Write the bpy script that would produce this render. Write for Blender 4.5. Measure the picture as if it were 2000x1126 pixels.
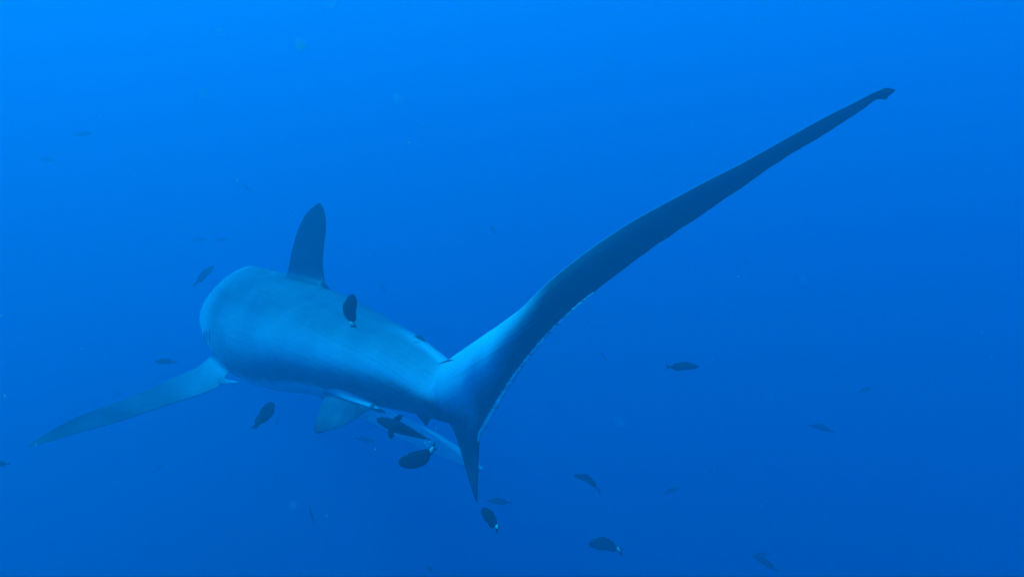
import bpy, math, random
import numpy as np
from mathutils import Vector, Matrix

# ------------------------------------------------------------------ clear
for o in list(bpy.data.objects):
    bpy.data.objects.remove(o, do_unlink=True)
scene = bpy.context.scene
C = scene.collection
random.seed(4)
rng = np.random.default_rng(7)

# ------------------------------------------------------------------ camera
PITCH = math.radians(-14.0)
FPX = 1570.0                      # focal length in pixels of the 2000 px wide photograph (65 degree lens)
cam_d = bpy.data.cameras.new("camera")
cam_d.sensor_width = 36.0
cam_d.lens = 36.0 * FPX / 2000.0
cam_d.clip_start = 0.02
cam_d.clip_end = 2000.0
cam_d.dof.use_dof = True
cam_d.dof.focus_distance = 2.4
cam_d.dof.aperture_fstop = 6.5
cam = bpy.data.objects.new("camera", cam_d)
C.objects.link(cam)
cam.location = (0, 0, 0)
cam.rotation_euler = (math.pi / 2 + PITCH, 0, 0)
scene.camera = cam

# ------------------------------------------------------------------ daylight
SUN_EL, SUN_AZ = 50.0, -72.0      # azimuth measured from straight ahead (+Y), negative is to the left
world = bpy.data.worlds.new("World")
scene.world = world
world.use_nodes = True
nt = world.node_tree
nt.nodes.clear()
wo = nt.nodes.new("ShaderNodeOutputWorld")
bg = nt.nodes.new("ShaderNodeBackground")
sky = nt.nodes.new("ShaderNodeTexSky")
sky.sky_type = 'NISHITA'
sky.sun_disc = False
sky.sun_elevation = math.radians(SUN_EL)
sky.sun_rotation = math.radians(SUN_AZ)
bg.inputs["Strength"].default_value = 0.06
nt.links.new(sky.outputs[0], bg.inputs[0])
nt.links.new(bg.outputs[0], wo.inputs[0])

sun_d = bpy.data.lights.new("sun", 'SUN')
sun_d.energy = 5.0
sun_d.angle = math.radians(0.5)
sun_d.color = (1.0, 0.96, 0.9)
sun = bpy.data.objects.new("sun", sun_d)
C.objects.link(sun)
el, az = math.radians(SUN_EL), math.radians(SUN_AZ)
to_sun = Vector((math.sin(az) * math.cos(el), math.cos(az) * math.cos(el), math.sin(el)))
sun.rotation_euler = to_sun.to_track_quat('Z', 'Y').to_euler()
sun.location = to_sun * 30

vs = scene.view_settings
vs.view_transform = 'Standard'
vs.look = 'None'
vs.exposure = 2.48
vs.gamma = 1.0
vs.use_curve_mapping = False
scene.render.engine = 'CYCLES'
scene.cycles.volume_bounces = 5
scene.cycles.max_bounces = 8
scene.cycles.diffuse_bounces = 2
scene.cycles.use_denoising = True


# ------------------------------------------------------------------ helpers
CP, SP = math.cos(PITCH), math.sin(PITCH)


def cam_to_world(v):              # v: right, forward, up in the lens frame
    v = np.asarray(v, float)
    r, f, u = v[..., 0], v[..., 1], v[..., 2]
    return np.stack([r, f * CP - u * SP, f * SP + u * CP], -1)


def P(px, py, d):                 # a point d metres ahead of the lens
    return cam_to_world([(px - 1000) / FPX * d, d, (563 - py) / FPX * d])


def unit(v):
    v = np.asarray(v, float)
    return v / max(np.linalg.norm(v), 1e-9)


def smooth(a, b, x):
    t = np.clip((np.asarray(x, float) - a) / (b - a), 0, 1)
    return t * t * (3 - 2 * t)


def catmull(rows, sub):
    """smooth curve through rows of numbers; returns rows and the fractional index of each"""
    R = np.asarray(rows, float)
    n = len(R)
    out, idx = [], []
    for i in range(n - 1):
        p0, p1, p2, p3 = R[max(i - 1, 0)], R[i], R[i + 1], R[min(i + 2, n - 1)]
        for k in range(sub):
            t = k / sub
            out.append(0.5 * (2 * p1 + (p2 - p0) * t + (2 * p0 - 5 * p1 + 4 * p2 - p3) * t * t
                              + (3 * p1 - p0 - 3 * p2 + p3) * t ** 3))
            idx.append(i + t)
    out.append(R[-1])
    idx.append(n - 1)
    return np.array(out), np.array(idx)


def make_mesh(name, verts, faces, mat, normals=None, attrs=None, smooth_shade=True):
    me = bpy.data.meshes.new(name)
    me.from_pydata([tuple(map(float, v)) for v in verts], [], [tuple(map(int, f)) for f in faces])
    me.update()
    if smooth_shade:
        me.polygons.foreach_set("use_smooth", [True] * len(me.polygons))
    if attrs:
        for k, a in attrs.items():
            a = np.asarray(a, np.float32)
            if a.ndim == 2:
                at = me.attributes.new(k, 'FLOAT_VECTOR', 'POINT')
                at.data.foreach_set("vector", a.ravel())
            else:
                at = me.attributes.new(k, 'FLOAT', 'POINT')
                at.data.foreach_set("value", a)
    if normals is not None:
        me.normals_split_custom_set_from_vertices([tuple(map(float, v)) for v in normals])
    if mat:
        me.materials.append(mat)
    return me


def obj(name, me, parent=None, loc=None):
    o = bpy.data.objects.new(name, me)
    C.objects.link(o)
    if parent is not None:
        o.parent = parent
    if loc is not None:
        o.location = loc
    return o


def tag(o, label, cat=None, group=None, kind=None):
    o["label"] = label
    if cat:
        o["category"] = cat
    if group:
        o["group"] = group
    if kind:
        o["kind"] = kind
    return o


def ring_faces(nr, m, closed=True):
    f = []
    for i in range(nr - 1):
        for j in range(m if closed else m - 1):
            k = (j + 1) % m
            f.append((i * m + j, i * m + k, (i + 1) * m + k, (i + 1) * m + j))
    return f


def vert_normals(V, F):
    N = np.zeros_like(V)
    for f in F:
        a, b, c = V[f[0]], V[f[1]], V[f[2]]
        n = np.cross(b - a, c - a)
        if len(f) == 4:
            n = n + np.cross(V[f[2]] - V[f[0]], V[f[3]] - V[f[0]])
        for q in f:
            N[q] += n
    L = np.linalg.norm(N, axis=1, keepdims=True)
    return N / np.maximum(L, 1e-12)


# ------------------------------------------------------------------ materials
def new_mat(name):
    m = bpy.data.materials.new(name)
    m.use_nodes = True
    t = m.node_tree
    return m, t, t.nodes["Principled BSDF"]


def skin_material():
    m, t, b = new_mat("shark_skin")
    N, L = t.nodes, t.links
    at = N.new("ShaderNodeAttribute"); at.attribute_name = "belly"
    tc = N.new("ShaderNodeTexCoord")
    nz = N.new("ShaderNodeTexNoise"); nz.inputs["Scale"].default_value = 17; nz.inputs["Detail"].default_value = 6
    nz.inputs["Roughness"].default_value = 0.65
    L.new(tc.outputs["Object"], nz.inputs["Vector"])
    ad = N.new("ShaderNodeMath"); ad.operation = 'MULTIPLY_ADD'
    L.new(nz.outputs["Fac"], ad.inputs[0]); ad.inputs[1].default_value = 0.16
    L.new(at.outputs["Fac"], ad.inputs[2])
    mr = N.new("ShaderNodeMapRange"); mr.interpolation_type = 'SMOOTHSTEP'
    mr.inputs["From Min"].default_value = 0.05; mr.inputs["From Max"].default_value = 0.13
    L.new(ad.outputs[0], mr.inputs["Value"])
    n2 = N.new("ShaderNodeTexNoise"); n2.inputs["Scale"].default_value = 5.5; n2.inputs["Detail"].default_value = 5
    L.new(tc.outputs["Object"], n2.inputs["Vector"])
    tn = N.new("ShaderNodeAttribute"); tn.attribute_name = "tone"
    n4 = N.new("ShaderNodeTexNoise"); n4.inputs["Scale"].default_value = 9; n4.inputs["Detail"].default_value = 6
    L.new(tc.outputs["Object"], n4.inputs["Vector"])
    ta = N.new("ShaderNodeMath"); ta.operation = 'MULTIPLY_ADD'
    L.new(n4.outputs["Fac"], ta.inputs[0]); ta.inputs[1].default_value = 0.34; L.new(tn.outputs["Fac"], ta.inputs[2])
    t2 = N.new("ShaderNodeMath"); t2.operation = 'SUBTRACT'; t2.use_clamp = True
    fl = N.new("ShaderNodeAttribute"); fl.attribute_name = "flow"
    mp = N.new("ShaderNodeMapping"); mp.inputs["Scale"].default_value = (2.2, 26, 1)
    L.new(fl.outputs["Vector"], mp.inputs["Vector"])
    ns = N.new("ShaderNodeTexNoise"); ns.inputs["Scale"].default_value = 2.0; ns.inputs["Detail"].default_value = 5
    L.new(mp.outputs[0], ns.inputs["Vector"])
    tb_ = N.new("ShaderNodeMath"); tb_.operation = 'MULTIPLY_ADD'
    L.new(ns.outputs["Fac"], tb_.inputs[0]); tb_.inputs[1].default_value = 0.22; L.new(ta.outputs[0], tb_.inputs[2])
    vo = N.new("ShaderNodeTexVoronoi"); vo.feature = 'DISTANCE_TO_EDGE'; vo.inputs["Scale"].default_value = 3.1
    mp2 = N.new("ShaderNodeMapping"); mp2.inputs["Scale"].default_value = (1.0, 0.35, 1.6); mp2.inputs["Rotation"].default_value = (0.5, 0.9, 0.3)
    L.new(tc.outputs["Object"], mp2.inputs["Vector"]); L.new(mp2.outputs[0], vo.inputs["Vector"])
    sc1 = N.new("ShaderNodeMapRange"); sc1.inputs["From Min"].default_value = 0.002; sc1.inputs["From Max"].default_value = 0.006
    sc1.inputs["To Min"].default_value = 0.07; sc1.inputs["To Max"].default_value = 0.0
    L.new(vo.outputs["Distance"], sc1.inputs["Value"])
    nm_ = N.new("ShaderNodeTexNoise"); nm_.inputs["Scale"].default_value = 4.3
    L.new(tc.outputs["Object"], nm_.inputs["Vector"])
    sc2 = N.new("ShaderNodeMapRange"); sc2.inputs["From Min"].default_value = 0.58; sc2.inputs["From Max"].default_value = 0.64
    L.new(nm_.outputs["Fac"], sc2.inputs["Value"])
    sc3 = N.new("ShaderNodeMath"); sc3.operation = 'MULTIPLY_ADD'
    L.new(sc1.outputs[0], sc3.inputs[0]); L.new(sc2.outputs[0], sc3.inputs[1]); L.new(tb_.outputs[0], sc3.inputs[2])
    L.new(sc3.outputs[0], t2.inputs[0]); t2.inputs[1].default_value = 0.28
    dk = N.new("ShaderNodeMix"); dk.data_type = 'RGBA'
    dk.inputs[6].default_value = (0.016, 0.012, 0.034, 1)
    L.new(t2.outputs[0], dk.inputs[0])
    back = N.new("ShaderNodeValToRGB")
    back.color_ramp.elements[0].position = 0.3; back.color_ramp.elements[0].color = (0.50, 0.50, 0.57, 1)
    back.color_ramp.elements[1].position = 0.75; back.color_ramp.elements[1].color = (0.64, 0.65, 0.70, 1)
    L.new(n2.outputs["Fac"], back.inputs["Fac"])
    mx = N.new("ShaderNodeMix"); mx.data_type = 'RGBA'
    L.new(mr.outputs["Result"], mx.inputs[0])
    L.new(back.outputs["Color"], dk.inputs[7])
    L.new(dk.outputs[2], mx.inputs[6])
    mx.inputs[7].default_value = (0.62, 0.64, 0.64, 1)
    L.new(mx.outputs[2], b.inputs["Base Color"])
    # fine denticle relief and faint streaks
    n3 = N.new("ShaderNodeTexNoise"); n3.inputs["Scale"].default_value = 260; n3.inputs["Detail"].default_value = 2
    L.new(tc.outputs["Object"], n3.inputs["Vector"])
    bp = N.new("ShaderNodeBump"); bp.inputs["Strength"].default_value = 0.3; bp.inputs["Distance"].default_value = 0.003
    hs = N.new("ShaderNodeMath"); hs.operation = 'MULTIPLY_ADD'
    L.new(ns.outputs["Fac"], hs.inputs[0]); hs.inputs[1].default_value = 2.5; L.new(n3.outputs["Fac"], hs.inputs[2])
    L.new(hs.outputs[0], bp.inputs["Height"])
    L.new(bp.outputs["Normal"], b.inputs["Normal"])
    b.inputs["Roughness"].default_value = 0.5
    b.inputs["Specular IOR Level"].default_value = 0.1
    return m


def plain(name, col, rough=0.6, spec=0.2, var=0.25, scale=30):
    m, t, b = new_mat(name)
    N, L = t.nodes, t.links
    tc = N.new("ShaderNodeTexCoord")
    nz = N.new("ShaderNodeTexNoise"); nz.inputs["Scale"].default_value = scale; nz.inputs["Detail"].default_value = 4
    L.new(tc.outputs["Object"], nz.inputs["Vector"])
    r = N.new("ShaderNodeValToRGB")
    r.color_ramp.elements[0].position = 0.3
    r.color_ramp.elements[1].position = 0.7
    r.color_ramp.elements[0].color = tuple(c * (1 - var) for c in col) + (1,)
    r.color_ramp.elements[1].color = tuple(min(1, c * (1 + var)) for c in col) + (1,)
    L.new(nz.outputs["Fac"], r.inputs["Fac"])
    L.new(r.outputs["Color"], b.inputs["Base Color"])
    b.inputs["Roughness"].default_value = rough
    b.inputs["Specular IOR Level"].default_value = spec
    return m


M_SKIN = skin_material()
M_SLIT = plain("dark_slit", (0.03, 0.035, 0.04))
M_MARGIN = plain("pale_margin", (0.55, 0.57, 0.58), scale=60)
M_EYE = plain("eye_black", (0.01, 0.01, 0.012), 0.15, 0.5)
M_FISH = plain("dark_fish_scales", (0.014, 0.014, 0.022), 0.6, 0.06, 0.35, 9)
M_FISHFIN = plain("dark_fish_fin", (0.018, 0.018, 0.026), 0.6, 0.06, 0.3, 14)
M_PALE = plain("pale_tail", (0.75, 0.78, 0.55), 0.6)
M_WHITE = plain("white_flake", (0.8, 0.8, 0.78), 0.7)
M_SNOW = plain("marine_snow", (0.75, 0.76, 0.74), 0.8, 0.05)
_t = M_SNOW.node_tree             # flakes let light through
_b = _t.nodes["Principled BSDF"]
_tr = _t.nodes.new("ShaderNodeBsdfTranslucent"); _tr.inputs["Color"].default_value = (0.9, 0.9, 0.88, 1)
_mx = _t.nodes.new("ShaderNodeMixShader"); _mx.inputs[0].default_value = 0.5
_t.links.new(_b.outputs[0], _mx.inputs[1]); _t.links.new(_tr.outputs[0], _mx.inputs[2])
_t.links.new(_mx.outputs[0], _t.nodes["Material Output"].inputs["Surface"])

# ------------------------------------------------------------------ the sea water (a closed box of volume round everything)
SURF = 6.8                         # metres of water above the lens


def water_material():
    m = bpy.data.materials.new("sea_water")
    m.use_nodes = True
    t = m.node_tree
    t.nodes.clear()
    out = t.nodes.new("ShaderNodeOutputMaterial")
    v = t.nodes.new("ShaderNodeVolumePrincipled")
    D = 1.0
    scat = np.array([0.014, 0.094, 0.136])          # per metre: red, green, blue
    absb = np.array([0.70, 0.152, 0.064])
    col = scat / D
    ab = (1 - absb / (D * (1 - col))) ** 2
    v.inputs["Color"].default_value = (*col, 1)
    v.inputs["Absorption Color"].default_value = (*ab, 1)
    v.inputs["Density"].default_value = D
    v.inputs["Anisotropy"].default_value = 0.24
    t.links.new(v.outputs[0], out.inputs["Volume"])
    return m


X, Y0, Y1, ZB = 60.0, -30.0, 80.0, -40.0
hv = [(x, y, z) for x in (-X, X) for y in (Y0, Y1) for z in (ZB, SURF)]
hf = [(0, 1, 3, 2), (4, 6, 7, 5), (0, 4, 5, 1), (2, 3, 7, 6), (0, 2, 6, 4), (1, 5, 7, 3)]
haze = obj("haze", make_mesh("haze", hv, hf, water_material(), smooth_shade=False))
tag(haze, "deep blue sea water filling the whole view", kind="stuff")

# ------------------------------------------------------------------ the shark
K = 22                             # samples from back to belly
J = np.arange(K + 1)
U = (1 - np.cos(np.pi * J / K)) / 2

# trunk stations: back (px, py), belly (px, py), distance, half width
TRUNK = [
    ((500, 602), (502, 610), 4.05, .008),
    ((486, 576), (498, 640), 3.95, .075),
    ((486, 550), (502, 676), 3.80, .130),
    ((483, 532), (502, 707), 3.60, .176),
    ((484, 520), (504, 729), 3.38, .201),
    ((501, 521), (519, 748), 3.18, .203),
    ((548, 534), (563, 762), 2.98, .210),
    ((632, 563), (640, 772), 2.78, .190),
    ((716, 606), (716, 787), 2.58, .155),
    ((798, 651), (800, 803), 2.40, .108),
    ((846, 684), (846, 814), 2.29, .078),
    ((874, 706), (869, 823), 2.22, .063),
]
# tail stations: leading edge, trailing edge (or lower lobe), core half thickness, share of the width the core takes
TAIL = [
    ((886, 701), (879, 829), .060, .96),
    ((893, 693), (889, 848), .059, .84),
    ((901, 686), (901, 884), .062, .68),
    ((909, 680), (912, 925), .064, .57),
    ((917, 674), (923, 960), .064, .50),
    ((925, 668), (931, 981), .064, .47),
    ((932, 663), (932.6, 955), .063, .49),
    ((939, 658), (933, 918), .061, .54),
    ((946, 653), (933.4, 884), .059, .60),
    ((955, 647), (938, 855), .056, .66),
    ((966, 640), (951, 832), .053, .72),
    ((980, 630), (967, 804), .049, .76),
    ((998, 617), (986, 771), .044, .78),
    ((1018, 602), (1008, 735), .036, .79),
    ((1040, 580), (1036, 697), .030, .78),
    ((1065, 556), (1075, 650), .027, .80),
    ((1095, 531), (1125, 600), .021, .80),
    ((1142, 494), (1185, 551), .016, .80),
    ((1188, 462), (1240, 509), .012, .80),
    ((1240, 429), (1295, 470), .0095, .80),
    ((1304, 394), (1355, 430), .008, .82),
    ((1381, 353), (1425, 383), .007, .84),
    ((1445, 321), (1485, 341), .006, .86),
    ((1508, 286), (1543, 303), .005, .88),
    ((1560, 257), (1590, 275), .005, .9),
    ((1617, 226), (1643, 242), .004, .9),
    ((1665, 202), (1686, 213), .006, .9),
    ((1700, 184), (1711, 195), .005, .9),
    ((1718, 176), (1730, 194.5), .005, .9),
    ((1731, 171.5), (1736, 188), .004, .9),
    ((1748, 175), (1748.6, 177.5), .002, .9),
]
N_TAIL = np.array([-0.40, -0.90, 0.12])
N_TAIL = N_TAIL / np.linalg.norm(N_TAIL)
P0_TAIL = np.array([(885 - 1000) / FPX * 2.20, 2.20, (563 - 765) / FPX * 2.20])


def tail_depth(px, py):
    u, v = (px - 1000) / FPX, (563 - py) / FPX
    d = N_TAIL @ P0_TAIL / (N_TAIL @ np.array([u, 1, v]))
    s = max(0.0, (px - 980) / 770)
    return d + 0.30 * s * s       # the long lobe bends away a little towards its tip


rows = []
cen = [(P(*a, d) + P(*b, d)) / 2 for a, b, d, w in TRUNK]
for i, (a, b, d, w) in enumerate(TRUNK):
    T, B = P(*a, d), P(*b, d)
    f = cen[max(i - 1, 0)] - cen[min(i + 1, len(TRUNK) - 1)]
    n = unit(np.cross(unit(T - B), unit(f)))
    k = float(smooth(-3, 9, i - len(TRUNK)))
    n = unit((1 - k) * n + k * cam_to_world(N_TAIL))
    pe = [.5, .55, .64, .70, .72, .68, .64, .62, .60, .57, .54, .52][i]
    rows.append([*T, *B, w, 1.0, pe, 0.0, *n])
ntw = cam_to_world(N_TAIL)
for i, (a, b, w, uc) in enumerate(TAIL):
    T, B = P(*a, tail_depth(*a)), P(*b, tail_depth(*b))
    k = smooth(-3, 9, i)
    nn = unit((1 - k) * np.array(rows[len(TRUNK) - 1][10:13]) + k * ntw)
    tb = 0.010 * (1 - i / len(TAIL)) ** 1.5 + 0.0015
    rows.append([*T, *B, w, uc, 0.5 + 0.35 * k, tb * k, *nn])
SPLIT_STATION = len(TRUNK) - 0.0
RR, RI = catmull(rows, 6)


rj = np.random.default_rng(21)
jit = np.convolve(rj.normal(size=len(RR) + 8), [.25, .5, .25], 'same')[4:-4]
for q in range(len(RR)):          # the rear edge of the long lobe is worn and uneven
    if RI[q] > len(TRUNK) + 12:
        ax = RR[q, 3:6] - RR[q, 0:3]
        RR[q, 3:6] += ax / np.linalg.norm(ax) * 0.0012 * jit[q] * (1 - smooth(36, 39, RI[q]))


def section(r):
    T, B, w, uc, p, tb, n = r[0:3], r[3:6], r[6], r[7], r[8], r[9], r[10:13]
    ax = T - B
    n = n - ax * (n @ ax) / max(ax @ ax, 1e-9)
    n = unit(n)
    return T, B, w, uc, p, tb, n


def thick(u, w, uc, p, tb):
    c = uc / 2
    q = p if uc < 0.99 else np.where(u < 0.5, p, 0.5 + (p - 0.5) * 0.35)     # the trunk has a ridged back and a round belly
    core = w * np.maximum(0, 1 - ((u - c) / c) ** 2) ** q
    blade = tb * np.maximum(0, 4 * u * (1 - u)) ** 0.45
    return np.sqrt(core ** 2 + blade ** 2)


def surf(s, u, side):
    """a point of the skin: s station, u from back (0) to belly (1), side +1 left flank, -1 right flank"""
    r = np.array([np.interp(s, RI, RR[:, c]) for c in range(RR.shape[1])])
    T, B, w, uc, p, tb, n = section(r)
    return T + (B - T) * u + n * side * float(thick(np.array(u), w, uc, p, tb)), n * side


BELLY = np.interp(RI, [0, 3, 5, 6.2, 6.9, 7.4, 8.0, 8.6, 9.5, 11, 12, 50],
                  [.62, .70, .80, .86, .84, .80, .86, .93, .97, 1.05, 1.3, 1.6])
ST = [0, 4.3, 5.2, 8, 10, 12, 16, 22.5, 25.5, 27.5, 30, 50]
TONE_UP = np.interp(RI, ST, [.75, .8, .30, .30, .45, .9, 1.2, 1.1, .5, .02, -.2, -.2])  # countershading, with sunlit shoulder, flank and tail root also put into the tone
TONE_MID = np.interp(RI, ST, [1.1, 1.2, .60, .78, .80, 1.0, 1.2, .95, .3, -.05, -.2, -.2])
TONE_LO = np.interp(RI, ST, [.7, .7, .22, .16, .14, .10, .06, .05, .02, -.1, -.2, -.2])
U_EDGE = np.interp(RI, [0, 4, 6, 7.5, 9, 11, 12, 16, 23, 27, 50], [.75, .74, .66, .58, .50, .56, .64, .80, .72, .5, .5])  # pale-to-dark edge; on the tail root it copies where the sunlight ends
verts, belly, tone, flow = [], [], [], []
ARC = np.concatenate([[0], np.cumsum(np.linalg.norm(np.diff(RR[:, 0:3], axis=0), axis=1))])
for r, al, ub, t0, tm, t1, ue in zip(RR, ARC, BELLY, TONE_UP, TONE_MID, TONE_LO, U_EDGE):
    T, B, w, uc, p, tb, n = section(r)
    th = thick(U, w, uc, p, tb)
    mid = T[None] + (B - T)[None] * U[:, None]
    lump = 1 + 0.030 * np.sin(al * 8 + 4 * U) + 0.020 * np.sin(al * 19 - 7 * U + 1) + 0.010 * np.sin(al * 37 + 9 * U)
    th = th * lump
    ring = list(mid + n[None] * th[:, None]) + list((mid - n[None] * th[:, None])[1:-1][::-1])
    uu = list(U) + list(U[1:-1][::-1])
    verts += ring
    belly += [x - ub for x in uu]
    um = ue if r[7] > 0.99 else ue * r[7]
    ua = np.array(uu)
    sw = 0.08 + 0.13 * float(1 - smooth(0.75, 0.99, r[7]))
    t_ = t0 + (tm - t0) * smooth(um * 0.25, um * 0.75, ua)
    t_ = t_ + (t1 - t_) * smooth(um - sw, um + sw + 0.04, ua)
    t_ = t_ + 0.8 * float(smooth(1.9, 2.3, al)) * (1 - smooth(0.004, 0.03, ua))      # rim light along the long lobe's leading edge, put into the tone
    tone += list(t_)
    flow += [(al * 0.3, x * float(np.linalg.norm(B - T)) * 3.0, 0.0) for x in ua]
MR = 2 * K
verts = np.array(verts)
belly = np.array(belly)
tone = np.array(tone)
flow = np.array(flow)
NR = len(RR)
faces = ring_faces(NR, MR)
ORG = (P(640, 772, 2.78))
shark = bpy.data.objects.new("shark", None)
C.objects.link(shark)
shark.location = ORG
shark.empty_display_size = 0.2
tag(shark, "large blue-grey thresher shark swimming away with very long raised tail", "shark")
V = verts - ORG
VN = vert_normals(V, faces)
cut = int(np.searchsorted(RI, SPLIT_STATION))


def sub_loft(i0, i1):
    sl = slice(i0 * MR, (i1 + 1) * MR)
    f = ring_faces(i1 - i0 + 1, MR)
    return V[sl], f, VN[sl], {"belly": belly[sl], "tone": tone[sl], "flow": flow[sl]}


v, f, n, b = sub_loft(0, cut)
f = f + [tuple(range(MR))[::-1]]
obj("body", make_mesh("body", v, f, M_SKIN, n, b), shark)
v, f, n, b = sub_loft(cut, NR - 1)
f = f + [tuple(range(len(v) - MR, len(v)))]
caudal = obj("caudal_fin", make_mesh("caudal_fin", v, f, M_SKIN, n, b), shark)
caudal["label"] = "very long sickle-like upper tail lobe with short pointed lower lobe"


from mathutils.bvhtree import BVHTree
BVH = BVHTree.FromPolygons([Vector(q) for q in verts], [tuple(q) for q in faces])



def build_fin(name, secs, parent, mat=M_SKIN, pale=-1.0, sub=5, m=9, edge=0.0012, tone=(.34, .10, -.2, -.2, -.2, -.2), label=None, pale_root=None, root_blend=0.03):
    """secs: leading point, trailing point, half thickness, from root to tip (world points)"""
    rr = [[*l, *t, w] for l, t, w in secs]
    R, I = catmull(rr, sub)
    uu = (1 - np.cos(np.pi * np.arange(m + 1) / m)) / 2
    vs_, at, tn_ = [], [], []
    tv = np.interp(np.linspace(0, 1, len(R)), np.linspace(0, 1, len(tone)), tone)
    span = unit((R[-1, 0:3] + R[-1, 3:6]) - (R[0, 0:3] + R[0, 3:6]))
    for k, r in enumerate(R):
        l, t, w = r[0:3], r[3:6], max(r[6], 0.0004)
        a, c = max(k - 1, 0), min(k + 1, len(R) - 1)
        sp = (R[c, 0:3] + R[c, 3:6]) - (R[a, 0:3] + R[a, 3:6])
        nn = unit(np.cross(unit(t - l), unit(unit(sp) + 0.5 * span)))
        th = w * 2.2 * np.sqrt(uu) * (1 - uu) ** 0.85 + edge * (4 * uu * (1 - uu)) ** 0.5
        mid = l[None] + (t - l)[None] * uu[:, None]
        vs_ += list(mid + nn[None] * th[:, None]) + list((mid - nn[None] * th[:, None])[1:-1][::-1])
        pv = pale if pale_root is None else (0.2 if I[k] <= pale_root else pale)
        at += [pv] * (2 * m)
        tn_ += [tv[k]] * (2 * m)
    mr = 2 * m
    vs_ = np.array(vs_) - ORG
    fs = ring_faces(len(R), mr)
    fs += [tuple(range(mr))[::-1], tuple(range(len(vs_) - mr, len(vs_)))]
    fn = vert_normals(vs_, fs)
    for k, p in enumerate(vs_):
        h, hn, fi, dist = BVH.find_nearest(Vector(p + ORG))
        hn = VN[faces[fi][0]]
        inside = (p + ORG - np.array(h)) @ hn < 0
        w_ = 0.0 if inside else float(smooth(0.0, root_blend, dist))
        fn[k] = unit((1 - w_) * hn + w_ * fn[k])
    o = obj(name, make_mesh(name, vs_, fs, mat, fn, {"belly": at, "tone": tn_, "flow": vs_ * 3}), parent)
    if label:
        o["label"] = label
    return o


def sec(l, t, w):
    return (P(*l), P(*t), w)


# first dorsal fin, standing in the plane of the back
dd = lambda px: 2.785 + (640 - px) * 0.0019
build_fin("dorsal_fin", [
    sec((548, 566, dd(548)), (646, 586, dd(646)), .040),
    sec((557, 543, dd(557)), (640, 566, dd(640)), .024),
    sec((563, 528, dd(563)), (634, 546, dd(634)), .016),
    sec((569, 497, dd(569)), (630.5, 512, dd(631)), .013),
    sec((577, 464, dd(577)), (633, 480, dd(633)), .011),
    sec((587, 437, dd(587)), (636.5, 449, dd(637)), .009),
    sec((598.6, 417, dd(599)), (636, 425, dd(636)), .007),
    sec((612, 403.5, dd(612)), (632, 407, dd(632)), .004),
    sec((621, 397.5, dd(621)), (627.5, 399, dd(627)), .002),
    sec((624, 396, dd(624)), (625, 396.6, dd(625)), .001),
], shark, label="tall upright first dorsal fin")
# the free rear tip of the dorsal fin
build_fin("dorsal_fin_rear_tip", [
    sec((624, 545, dd(624)), (630, 566, dd(630)), .010),
    sec((634, 551, dd(634)), (634, 566, dd(636)), .006),
    sec((640, 559, dd(640)), (639, 567, dd(641)), .003),
    sec((646, 568, dd(646)), (645.5, 569, dd(646)), .001),
], shark)

# left pectoral fin
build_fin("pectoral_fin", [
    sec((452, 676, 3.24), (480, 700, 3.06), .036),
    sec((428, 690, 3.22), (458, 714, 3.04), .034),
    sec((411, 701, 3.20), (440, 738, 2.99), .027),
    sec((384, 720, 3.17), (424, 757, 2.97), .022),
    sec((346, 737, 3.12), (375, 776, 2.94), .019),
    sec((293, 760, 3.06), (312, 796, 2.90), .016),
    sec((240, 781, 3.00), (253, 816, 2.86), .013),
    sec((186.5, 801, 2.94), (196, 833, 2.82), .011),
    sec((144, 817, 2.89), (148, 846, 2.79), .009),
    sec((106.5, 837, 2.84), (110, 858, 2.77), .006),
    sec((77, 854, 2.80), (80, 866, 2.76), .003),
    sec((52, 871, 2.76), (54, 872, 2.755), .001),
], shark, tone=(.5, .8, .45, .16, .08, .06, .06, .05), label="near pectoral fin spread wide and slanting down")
# right pectoral fin, seen below the tail stock
build_fin("pectoral_fin", [
    sec((600, 700, 3.22), (585, 745, 3.00), .040),
    sec((660, 745, 3.20), (640, 785, 3.00), .030),
    sec((712, 775, 3.18), (690, 811, 3.00), .022),
    sec((760, 801, 3.15), (738, 834, 2.99), .018),
    sec((817, 829, 3.11), (795, 862, 2.97), .014),
    sec((856, 848, 3.07), (840, 883, 2.95), .011),
    sec((892, 870, 3.04), (878, 898, 2.94), .008),
    sec((922, 893, 3.00), (914, 911, 2.94), .005),
    sec((944, 914, 2.96), (943, 916, 2.955), .001),
], shark, tone=(.8, .85, .8, .7), label="far pectoral fin showing below the tail stock")
# left pelvic fin: a fleshy pale base that faces up, then the hanging blade
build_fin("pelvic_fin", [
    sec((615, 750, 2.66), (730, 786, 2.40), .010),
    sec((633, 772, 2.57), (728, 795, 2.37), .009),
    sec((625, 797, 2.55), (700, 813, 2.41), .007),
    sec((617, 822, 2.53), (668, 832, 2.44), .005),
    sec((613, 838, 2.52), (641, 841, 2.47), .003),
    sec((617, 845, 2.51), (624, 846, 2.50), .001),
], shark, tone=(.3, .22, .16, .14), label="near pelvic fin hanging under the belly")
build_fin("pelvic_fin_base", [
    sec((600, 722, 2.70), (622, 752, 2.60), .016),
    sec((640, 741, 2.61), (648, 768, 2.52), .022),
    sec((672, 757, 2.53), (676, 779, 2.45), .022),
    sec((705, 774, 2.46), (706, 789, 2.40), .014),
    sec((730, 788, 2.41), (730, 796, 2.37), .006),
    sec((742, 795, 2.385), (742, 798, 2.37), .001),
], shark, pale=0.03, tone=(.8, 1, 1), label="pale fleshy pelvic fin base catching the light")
build_fin("pelvic_fin", [
    sec((660, 752, 2.84), (716, 770, 2.66), .022),
    sec((672, 770, 2.84), (728, 788, 2.66), .014),
    sec((700, 785, 2.84), (742, 798, 2.68), .007),
    sec((735, 802, 2.83), (752, 803, 2.72), .003),
    sec((752, 805, 2.80), (754, 805, 2.78), .001),
], shark)
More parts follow.
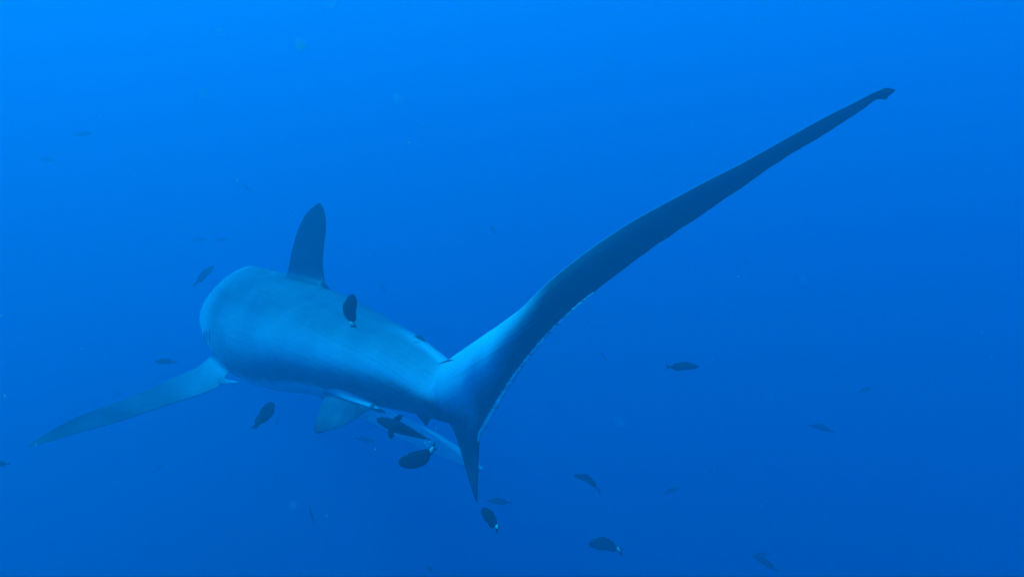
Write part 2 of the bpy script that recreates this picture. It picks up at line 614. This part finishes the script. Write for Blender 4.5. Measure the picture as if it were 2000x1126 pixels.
build_fin("second_dorsal_fin", [
    sec((800, 664, 2.40), (824, 674, 2.36), .008),
    sec((808, 657, 2.39), (828, 668, 2.355), .005),
    sec((815, 653.5, 2.375), (829, 665, 2.352), .003),
    sec((821, 654, 2.365), (833, 668, 2.35), .001),
], shark, tone=(.3, .05), label="tiny second dorsal fin")
build_fin("anal_fin", [
    sec((804, 797, 2.36), (842, 804, 2.29), .010),
    sec((813, 808, 2.35), (845, 812, 2.29), .006),
    sec((823, 820, 2.33), (839, 821, 2.30), .003),
    sec((832, 830, 2.315), (834, 830, 2.31), .001),
], shark, tone=(.05, .02), label="tiny dark anal fin")


def strip_on_skin(name, pts, half, lift, mat, parent, taper=True):
    """a thin lens-shaped sliver following points (point, normal) on the skin"""
    vs_, fs = [], []
    n_ = len(pts)
    for i, (p, nn) in enumerate(pts):
        a, c = pts[max(i - 1, 0)][0], pts[min(i + 1, n_ - 1)][0]
        t = unit(c - a)
        sd = unit(np.cross(nn, t))
        k = math.sin(math.pi * (i + 0.35) / (n_ - 0.3)) if taper else 1
        h = half * max(k, 0.08)
        vs_ += [p - sd * h - nn * lift, p - sd * h * 0.5 + nn * lift * k, p + sd * h * 0.5 + nn * lift * k, p + sd * h - nn * lift]
    fs = ring_faces(n_, 4)
    fs += [(3, 2, 1, 0), (4 * n_ - 4, 4 * n_ - 3, 4 * n_ - 2, 4 * n_ - 1)]
    return obj(name, make_mesh(name, np.array(vs_) - ORG, fs, mat), parent)


def on_skin(px, py):
    """the point of the skin met along this direction, with its normal"""
    d = Vector(P(px, py, 1.0)).normalized()
    h, nn, _, _ = BVH.ray_cast(Vector((0, 0, 0)), d)
    while h is None and px < 700:     # beside the skin: step in to its edge
        px += 1.5
        d = Vector(P(px, py, 1.0)).normalized()
        h, nn, _, _ = BVH.ray_cast(Vector((0, 0, 0)), d)
    if h is None:
        h, nn, _, _ = BVH.find_nearest(Vector(P(px, py, 2.5)))
    nn = np.array(nn)
    if nn @ np.array(d) > 0:
        nn = -nn
    return np.array(h), nn


# gill slits on both sides of the head, eyes
for side in (1, -1):
    for q in range(5):
        s0 = 4.62 - q * 0.14
        pts = [surf(s0 + 0.05 * math.sin(t * 3), 0.52 + 0.20 * t, side) for t in np.linspace(0, 1, 9)]
        if side == 1 and q < 3:      # the three that show at the edge of the head
            x0 = (411, 405, 400)[q]
            pts = [on_skin(x0 - 2 * math.sin(t * 3) + q * 0.5, 641 + q * 2 + (28 - 3 * q) * t) for t in np.linspace(0, 1, 9)]
        strip_on_skin("gill_slit", pts, 0.0042, 0.0016, M_SLIT, shark)
    c, nn = surf(1.9, 0.42, side)
    ev, ef = [], []
    for i in range(7):
        for j in range(12):
            th, ph = math.pi * i / 6, 2 * math.pi * j / 12
            ev.append(c - ORG - nn * 0.012 + 0.024 * np.array([math.sin(th) * math.cos(ph), math.sin(th) * math.sin(ph), math.cos(th)]))
    obj("eye", make_mesh("eye", ev, ring_faces(7, 12), M_EYE), shark)
# notch where the tail leaves the body
pts = [on_skin(855 + 32 * t, 711.5 - 9.5 * t - 1.0 * math.sin(math.pi * t)) for t in np.linspace(0, 1, 9)]
strip_on_skin("precaudal_notch", pts, 0.0046, 0.0022, M_SLIT, shark)
# pale line under the dorsal fin's free tip
pts = [on_skin(618 + 18 * t, 563 + 3.5 * t) for t in np.linspace(0, 1, 6)]
strip_on_skin("fin_insertion_groove", pts, 0.0025, 0.0008, M_SLIT, shark)
pts = [on_skin(806 + 17 * t, 666.5 + 2.0 * t) for t in np.linspace(0, 1, 6)]
strip_on_skin("fin_insertion_groove", pts, 0.0018, 0.0008, M_SLIT, shark)

# ragged pale rear margin of the tail: unequal curled pieces with nicks between them
edge = [(934, 862), (940, 850), (951, 833), (967, 804), (986, 771), (1008, 735), (1036, 697), (1075, 650), (1125, 600), (1160, 571)]
ec, _ = catmull([[*P(*e, tail_depth(*e)), *e] for e in edge], 40)
nick_px = [971, 993, 1003, 1022, 1039, 1066, 1075, 1090, 1117, 1139]
nicks = [0] + [int(np.argmin(abs(ec[:, 3] - q))) for q in nick_px] + [len(ec) - 1]
up_in = unit(cam_to_world([-0.80, 0.0, 0.10]))
for q, (i0, i1) in enumerate(zip(nicks[:-1], nicks[1:])):
    i0 += 1 if q else 0
    vs_ = []
    off = 0.0012 * rng.uniform(-1, 1)
    for i in range(i0, i1 + 1):
        x = ec[i, 3]
        wdt = float(np.interp(x, [934, 945, 975, 1010, 1060, 1120, 1160], [.002, .0125, .012, .010, .007, .003, .001]))
        wob = 0.0010 * math.sin(i * 0.61 + q) + 0.0006 * math.sin(i * 1.37)
        fall = min(1.0, (i - i0 + 1.5) / 4, (i1 - i + 1.5) / 4)
        p = ec[i, :3]
        inner = p + up_in * (wdt + wob) + ntw * 0.0050
        rim = p - up_in * (0.0032 * fall + off + wob) + ntw * (0.0065 + 0.9 * wdt)
        vs_ += [inner, (inner + rim) / 2 - ntw * 0.001, rim, rim - ntw * 0.002, p - ntw * 0.002, inner - ntw * 0.004]
    m_ = i1 - i0 + 1
    fs = ring_faces(m_, 6) + [tuple(range(6))[::-1], tuple(range(6 * m_ - 6, 6 * m_))]
    obj("tail_margin", make_mesh("tail_margin", np.array(vs_) - ORG, fs, M_MARGIN), caudal)

# free rear tip of the near pectoral fin with the groove above it
build_fin("pectoral_rear_tip", [
    sec((414, 738, 3.06), (412, 746, 3.05), .003),
    sec((432, 737, 2.995), (428, 748, 2.985), .004),
    sec((447, 741, 2.945), (444, 751, 2.94), .005),
    sec((458, 743, 2.93), (456, 750, 2.928), .004),
    sec((467, 746, 2.92), (466, 748, 2.92), .001),
], shark, tone=(.2, .5, .8, 1.0, 1.0), root_blend=0.004)
pts = [on_skin(438 + 26 * t, 706 + 32 * t + 3 * math.sin(math.pi * t)) for t in np.linspace(0, 1, 9)]
strip_on_skin("pectoral_groove", pts, 0.007, 0.003, M_SLIT, shark)

# ------------------------------------------------------------------ small fish
_cache = {}


def bend(v, lat, ver):
    v = np.array(v, float)
    x = v[:, 0]
    k = np.minimum(x - 0.15, 0) ** 2
    v[:, 1] += lat * k
    v[:, 2] += ver * k
    return v


KINDS_F = {   # x from snout to tail root, upper and lower half height, half width
    "damselfish": ([.5, .47, .40, .28, .10, -.08, -.22, -.30, -.345], [.02, .085, .135, .175, .19, .165, .12, .085, .07],
                   [.02, .075, .12, .165, .18, .15, .11, .08, .07], [.012, .045, .07, .09, .095, .078, .052, .034, .024]),
    "wrasse": ([.5, .46, .38, .25, .08, -.10, -.25, -.35, -.41], [.004, .03, .055, .078, .082, .068, .048, .038, .036],
               [.004, .026, .05, .07, .075, .062, .044, .036, .034], [.006, .045, .078, .100, .102, .078, .05, .03, .018]),
    "fusilier": ([.5, .46, .37, .22, .04, -.14, -.28, -.36, -.40], [.004, .035, .072, .10, .102, .075, .044, .03, .026],
                 [.004, .03, .06, .088, .095, .07, .042, .028, .026], [.004, .025, .045, .06, .06, .045, .028, .016, .012]),
}


def fish_meshes(kind, lat, ver, tailopen):
    key = (kind, lat, ver, tailopen)
    if key in _cache:
        return _cache[key]
    xs, up, lo, wd = KINDS_F[kind]
    R, _ = catmull(np.stack([xs, up, lo, wd], 1), 3)
    m = 14
    vs_ = []
    for x, a, b_, w in R:
        for j in range(m):
            t = 2 * math.pi * j / m
            z = math.cos(t)
            vs_.append((x, w * math.sin(t), a * z if z > 0 else b_ * z))
    out = {}
    fs = ring_faces(len(R), m) + [tuple(range(m))[::-1], tuple(range(m * (len(R) - 1), m * len(R)))]
    nm = kind + "_"
    out["body"] = make_mesh(nm + "body", bend(vs_, lat, ver), fs, M_FISH)

    def plate(name, outline, th, mat):
        o_ = np.array(outline, float)
        c = o_.mean(0)
        k = len(o_)
        vv = []
        for s in (1, -1):
            vv += [(p[0], s * th * 0.25, p[1]) for p in o_]
            vv += [(c[0] + (p[0] - c[0]) * 0.6, s * th, c[1] + (p[1] - c[1]) * 0.6) for p in o_]
            vv += [(c[0], s * th, c[1])]
        q = 2 * k + 1
        ff = []
        for s in (0, 1):
            o2 = s * q
            for j in range(k):
                jn = (j + 1) % k
                a1 = (o2 + j, o2 + jn, o2 + k + jn, o2 + k + j)
                a2 = (o2 + k + j, o2 + k + jn, o2 + 2 * k)
                ff += [a1, a2] if s == 0 else [a1[::-1], a2[::-1]]
        for j in range(k):
            jn = (j + 1) % k
            ff.append((jn, j, q + j, q + jn))
        return make_mesh(name, bend(vv, lat, ver), ff, mat)
    x1, h1 = xs[-1], up[-1]
    sp = tailopen
    out["tail_fin"] = plate(nm + "tail_fin", [(x1 + .03, h1 * .9), (x1 - .05, h1 + .02 * sp), (-.5, h1 + .075 * sp), (-.47, .02), (-.46, 0),
                                              (-.47, -.02), (-.5, -h1 - .075 * sp), (x1 - .05, -h1 - .02 * sp), (x1 + .03, -h1 * .9)], .006, M_FISHFIN)
    hx = lambda x: float(np.interp(-x, [-q for q in xs], up))
    lx = lambda x: float(np.interp(-x, [-q for q in xs], lo))
    out["dorsal_fin"] = plate(nm + "dorsal_fin", [(.27, hx(.27) * .8), (.20, hx(.2) + .03), (.05, hx(.05) + .045), (-.12, hx(-.12) + .045),
                                                  (-.25, hx(-.25) + .04), (-.29, hx(-.29) + .012), (-.24, hx(-.24) * .7), (0, hx(0) * .7)], .006, M_FISHFIN)
    out["anal_fin"] = plate(nm + "anal_fin", [(.02, -lx(.02) * .8), (-.06, -lx(-.06) - .03), (-.18, -lx(-.18) - .045), (-.27, -lx(-.27) - .035),
                                              (-.28, -lx(-.28) * .8), (-.12, -lx(-.12) * .7)], .006, M_FISHFIN)
    out["tail_patch"] = plate(nm + "tail_patch", [(x1 + .03, h1 * .85), (x1 - .05, h1 * 1.1), (x1 - .10, h1 * .5), (x1 - .09, -h1 * .3),
                                                  (x1 - .04, -h1 * .7), (x1 + .03, -h1 * .4)], .038, M_PALE)
    for s in (1, -1):
        fv, w_ = [], float(np.interp(-.2, [-q for q in xs], wd))
        q_ = 1.0 if kind == 'wrasse' else 0.6
        pts = [(.24, w_ * .7, -.01), (.22, w_ + .04 * q_, .015), (.17, w_ + .115 * q_, .01), (.12, w_ + .125 * q_, -.02), (.11, w_ + .06 * q_, -.03), (.15, w_ * .8, -.03)]
        for dz in (.004, -.004):
            fv += [(p[0] + dz, s * p[1], p[2]) for p in pts]
        k = 6
        ff = [tuple(range(k)), tuple(range(k, 2 * k))[::-1]] + [((j + 1) % k, j, k + j, k + (j + 1) % k) for j in range(k)]
        out["pectoral_fin_%d" % s] = make_mesh(nm + "pectoral_fin", bend(fv, lat, ver), ff, M_FISHFIN)
        ev = []
        ew = float(np.interp(-.40, [-q for q in xs], wd))
        for i in range(5):
            for j in range(8):
                th, ph = math.pi * i / 4, 2 * math.pi * j / 8
                ev.append((.41 + .018 * math.sin(th) * math.cos(ph), s * (ew * .85) + .01 * math.cos(th), .03 + .018 * math.sin(th) * math.sin(ph)))
        out["eye_%d" % s] = make_mesh(nm + "eye", bend(ev, lat, ver), ring_faces(5, 8), M_EYE)
    _cache[key] = out
    return out


def fish(name, kind, px, py, d, length, heading, label, lat=0.0, ver=0.0, up=(0, 0, 1), patch=True, near=True, tailopen=1.0, group="small fish around the shark"):
    """heading and up are right / away / up directions"""
    h = unit(cam_to_world(np.array(heading, float)))
    u0 = cam_to_world(np.array(up, float))
    y = unit(np.cross(u0, h))
    z = np.cross(h, y)
    o = bpy.data.objects.new(name, None)
    C.objects.link(o)
    R = Matrix(((h[0], y[0], z[0]), (h[1], y[1], z[1]), (h[2], y[2], z[2]))).to_4x4()
    o.matrix_world = Matrix.Translation(Vector(P(px, py, d))) @ R @ Matrix.Scale(length, 4)
    o.empty_display_size = 0.1
    tag(o, label, "fish", group)
    ms = fish_meshes(kind, lat, ver, tailopen)
    keys = ["body", "tail_fin", "dorsal_fin", "anal_fin"]
    if near:
        keys += ["pectoral_fin_1", "pectoral_fin_-1", "eye_1", "eye_-1"]
    if patch:
        keys.append("tail_patch")
    for k in keys:
        c = obj(k.split("_1")[0].split("_-1")[0], ms[k], o)
        if k == "tail_patch":
            c["label"] = "pale patch at the tail root"
    return o


DS, WR, FU = "damselfish", "wrasse", "fusilier"
NEAR = "dark fish close around the shark"
FAR = "hazy fish in the distance"
fish("damselfish", DS, 683, 606, 2.05, .088, (.12, .35, .93), "dark fish head up with pale tail root in front of the shark's back", ver=-.55, up=(-1, -.25, .1), group=NEAR, tailopen=.4)
fish("damselfish", DS, 516, 811, 2.25, .103, (.17, .76, .60), "dark fish seen from behind below the shark's near pectoral fin root", ver=-.25, up=(1, -.2, -.1), patch=False, group=NEAR, tailopen=.3)
fish("wrasse", WR, 788, 838, 2.05, .150, (-.92, .10, .34), "slender dark fish with spread side fins in front of the far pectoral fin", up=(.10, -.9, .42), patch=False, group=NEAR, tailopen=.7)
fish("damselfish", DS, 818, 899, 1.95, .106, (-.95, .25, -.16), "blunt dark fish with greenish white tail root under the slender fish", ver=.75, up=(-.15, -.2, 1), group=NEAR, tailopen=.3)
fish("damselfish", DS, 958, 1013, 2.0, .082, (-.52, .74, .42), "dark fish with pale green tail spot just below the tail's lower lobe", up=(.45, -.15, .9), group=NEAR, tailopen=.9)
# (px, py, distance, length, heading, kind, label, ver)
DISTANT = [
    (FU, 1333, 716, 3.2, .140, (1, .15, 0), "dark level fish alone right of the tail's pale rear margin", 0),
    (FU, 1148, 934, 3.3, .125, (-.95, .2, .18), "curved grey fish right of the lower lobe with drooping tail", -.9),
    (DS, 1183, 1062, 3.0, .125, (-1, .2, -.05), "dark arched fish near the bottom edge, lowest right of the shark", -.55),
    (FU, 1604, 834, 4.4, .145, (-.95, .2, .12), "hazy fish below and left of a tiny fish on the far right", -.3),
    (FU, 1690, 760, 5.2, .110, (-.45, .75, -.35), "tiny hazy fish farthest to the right", 0),
    (FU, 1496, 1099, 3.6, .125, (-.82, .2, .5), "slanting dark fish at the bottom edge on the right, front of a pair", 0),
    (FU, 1487, 1083, 4.4, .105, (-.9, .3, -.25), "fainter fish crossing behind the slanting one at the bottom right", 0),
    (FU, 1312, 957, 4.8, .115, (-.85, .3, -.42), "faint tilted fish right of the curved grey fish", 0),
    (FU, 975, 979, 3.9, .125, (-.98, .1, .03), "faint level fish between the lower lobe tip and the fish with green spot", 0),
    (FU, 323, 706, 3.8, .115, (-1, .15, 0), "hazy level fish above the near pectoral fin", 0),
    (FU, 398, 538, 3.9, .140, (.55, .45, .72), "steeply tilted hazy fish left of the shark's shoulder", 0),
    (FU, 162, 262, 6.0, .130, (.95, .2, .15), "very faint fish, uppermost on the far left", 0),
    (FU, 93, 312, 7.0, .130, (-.95, .2, .12), "barely visible fish below the uppermost one on the far left", 0),
    (FU, 482, 367, 7.0, .110, (-.7, .3, .5), "barely visible fish by a bright speck above left of the dorsal fin", 0),
    (FU, 388, 468, 7.2, .150, (-1, .15, 0), "ghostly level fish, left one of two beside each other above the shark", 0),
    (FU, 433, 468, 7.4, .140, (-1, .15, -.05), "ghostly level fish, right one of two beside each other above the shark", 0),
    (FU, 609, 1004, 4.4, .100, (-.4, .4, .85), "faint upright fish low down left of the bottom middle", 0),
    (DS, 541, 823, 6.0, .090, (.1, .7, .8), "ghostly small fish beside the dark fish below the pectoral fin", 0),
    (FU, 963, 449, 6.5, .100, (-.5, .6, .6), "ghostly small fish alone above the middle of the shark and tail", 0),
    (FU, 749, 562, 7.0, .110, (-.5, .4, .75), "ghostly small fish above the shark's back, right of the dorsal fin", 0),
    (FU, 1180, 698, 7.0, .100, (-.5, .4, .8), "ghostly small fish just right of the tail's pale margin", 0),
    (FU, -2, 905, 3.4, .100, (-1, .1, 0), "dark fish cut off by the left edge of the view", 0),
    (FU, 712, 857, 5.4, .150, (-.95, .3, .1), "ghostly fish below the near pelvic fin", 0),
    (FU, 312, 912, 7.0, .080, (.6, .5, .5), "ghostly speck-like fish low on the left under the pectoral fin", 0),
    (DS, 842, 1112, 4.6, .070, (-.6, .6, .3), "faint fish with pale tail at the bottom edge left of centre", 0),
]
for kd, px, py, d, ln, hd, lab, ver in DISTANT:
    k = 1.0 if d < 3.5 else 1.15
    fish("reef_fish", kd, px, py, d * k, ln * k, hd, lab, ver=ver, patch=(kd == DS and py > 1050), near=d < 4, group=FAR)

# ------------------------------------------------------------------ drifting white scrap and marine snow
def flake(c, r, seed, squash=0.6):
    g = np.random.default_rng(seed)
    t = (1 + 5 ** .5) / 2
    V0 = np.array([(-1, t, 0), (1, t, 0), (-1, -t, 0), (1, -t, 0), (0, -1, t), (0, 1, t), (0, -1, -t), (0, 1, -t), (t, 0, -1), (t, 0, 1), (-t, 0, -1), (-t, 0, 1)], float)
    V0 /= np.linalg.norm(V0[0])
    F0 = [(0, 11, 5), (0, 5, 1), (0, 1, 7), (0, 7, 10), (0, 10, 11), (1, 5, 9), (5, 11, 4), (11, 10, 2), (10, 7, 6), (7, 1, 8),
          (3, 9, 4), (3, 4, 2), (3, 2, 6), (3, 6, 8), (3, 8, 9), (4, 9, 5), (2, 4, 11), (6, 2, 10), (8, 6, 7), (9, 8, 1)]
    q, _ = np.linalg.qr(g.normal(size=(3, 3)))
    s = np.array([1, squash, 0.45 + 0.4 * g.random()])
    return (V0 * (0.75 + 0.5 * g.random((12, 1))) * s) @ q * r + c, F0


vv, ff = [], []
for i, (px, py, r) in enumerate([(831, 864, .0055), (836, 869, .004), (839, 862, .0035), (834, 859, .0022)]):
    a, b_ = flake(P(px, py, 2.02), r, 90 + i)
    ff += [tuple(k + len(vv) for k in f_) for f_ in b_]
    vv += list(a)
c0 = P(835, 865, 2.02)
sc_ = obj("drifting_scrap", make_mesh("drifting_scrap", np.array(vv) - c0, ff, M_WHITE, smooth_shade=False), None, c0)
tag(sc_, "tiny bright white scrap drifting under the slender fish's tail", "scrap")

SPECKS = [  # px, py, distance, radius
    (587, 88, .30, 0.0023), (779, 193, .32, 0.0014), (399, 183, .30, 0.0013), (432, 62, .34, 0.0012), (652, 10, .30, 0.0016),
    (605, 121, 1.1, .0010), (800, 279, 1.2, .0022), (827, 247, 1.3, .0016), (34, 171, 1.2, .0011), (197, 226, 1.3, .0011),
    (463, 353, .9, .0022), (497, 432, 1.1, .0018), (570, 420, 1.2, .0012), (733, 877, 1.8, .0026), (738, 810, 1.9, .0024),
    (852, 836, 1.8, .0020), (1442, 540, 1.2, .0016), (1356, 539, .36, 0.00052), (1570, 545, .30, 0.00070), (1490, 985, 1.2, .0012),
    (10, 772, 1.1, .0018), (377, 505, 1.3, .0011), (638, 1006, .8, .0011), (1507, 775, .30, 0.00052), (1210, 822, .31, 0.00061),
    (990, 160, 1.3, .0010), (1196, 112, .33, 0.00052), (1480, 40, .34, 0.00052), (2, 617, 1.2, .0016), (573, 986, .34, 0.00087),
    (895, 655, 1.2, .0006), (1918, 648, 1.0, .0009), (700, 852, 1.7, .0016),
]
vv, ff = [], []
for i, (px, py, d, r) in enumerate(SPECKS):
    a, b_ = flake(P(px, py, d), r, 300 + i)
    ff += [tuple(k + len(vv) for k in f_) for f_ in b_]
    vv += list(a)
for i in range(700):
    d = 0.5 + 5.5 * rng.random() ** 0.6
    a, b_ = flake(P(rng.uniform(-200, 2200), rng.uniform(-200, 1300), d), 0.0004 + 0.0008 * rng.random() ** 3, 700 + i)
    ff += [tuple(k + len(vv) for k in f_) for f_ in b_]
    vv += list(a)
snow = obj("marine_snow", make_mesh("marine_snow", vv, ff, M_SNOW))
tag(snow, "pale specks of marine snow drifting through the water", kind="stuff")
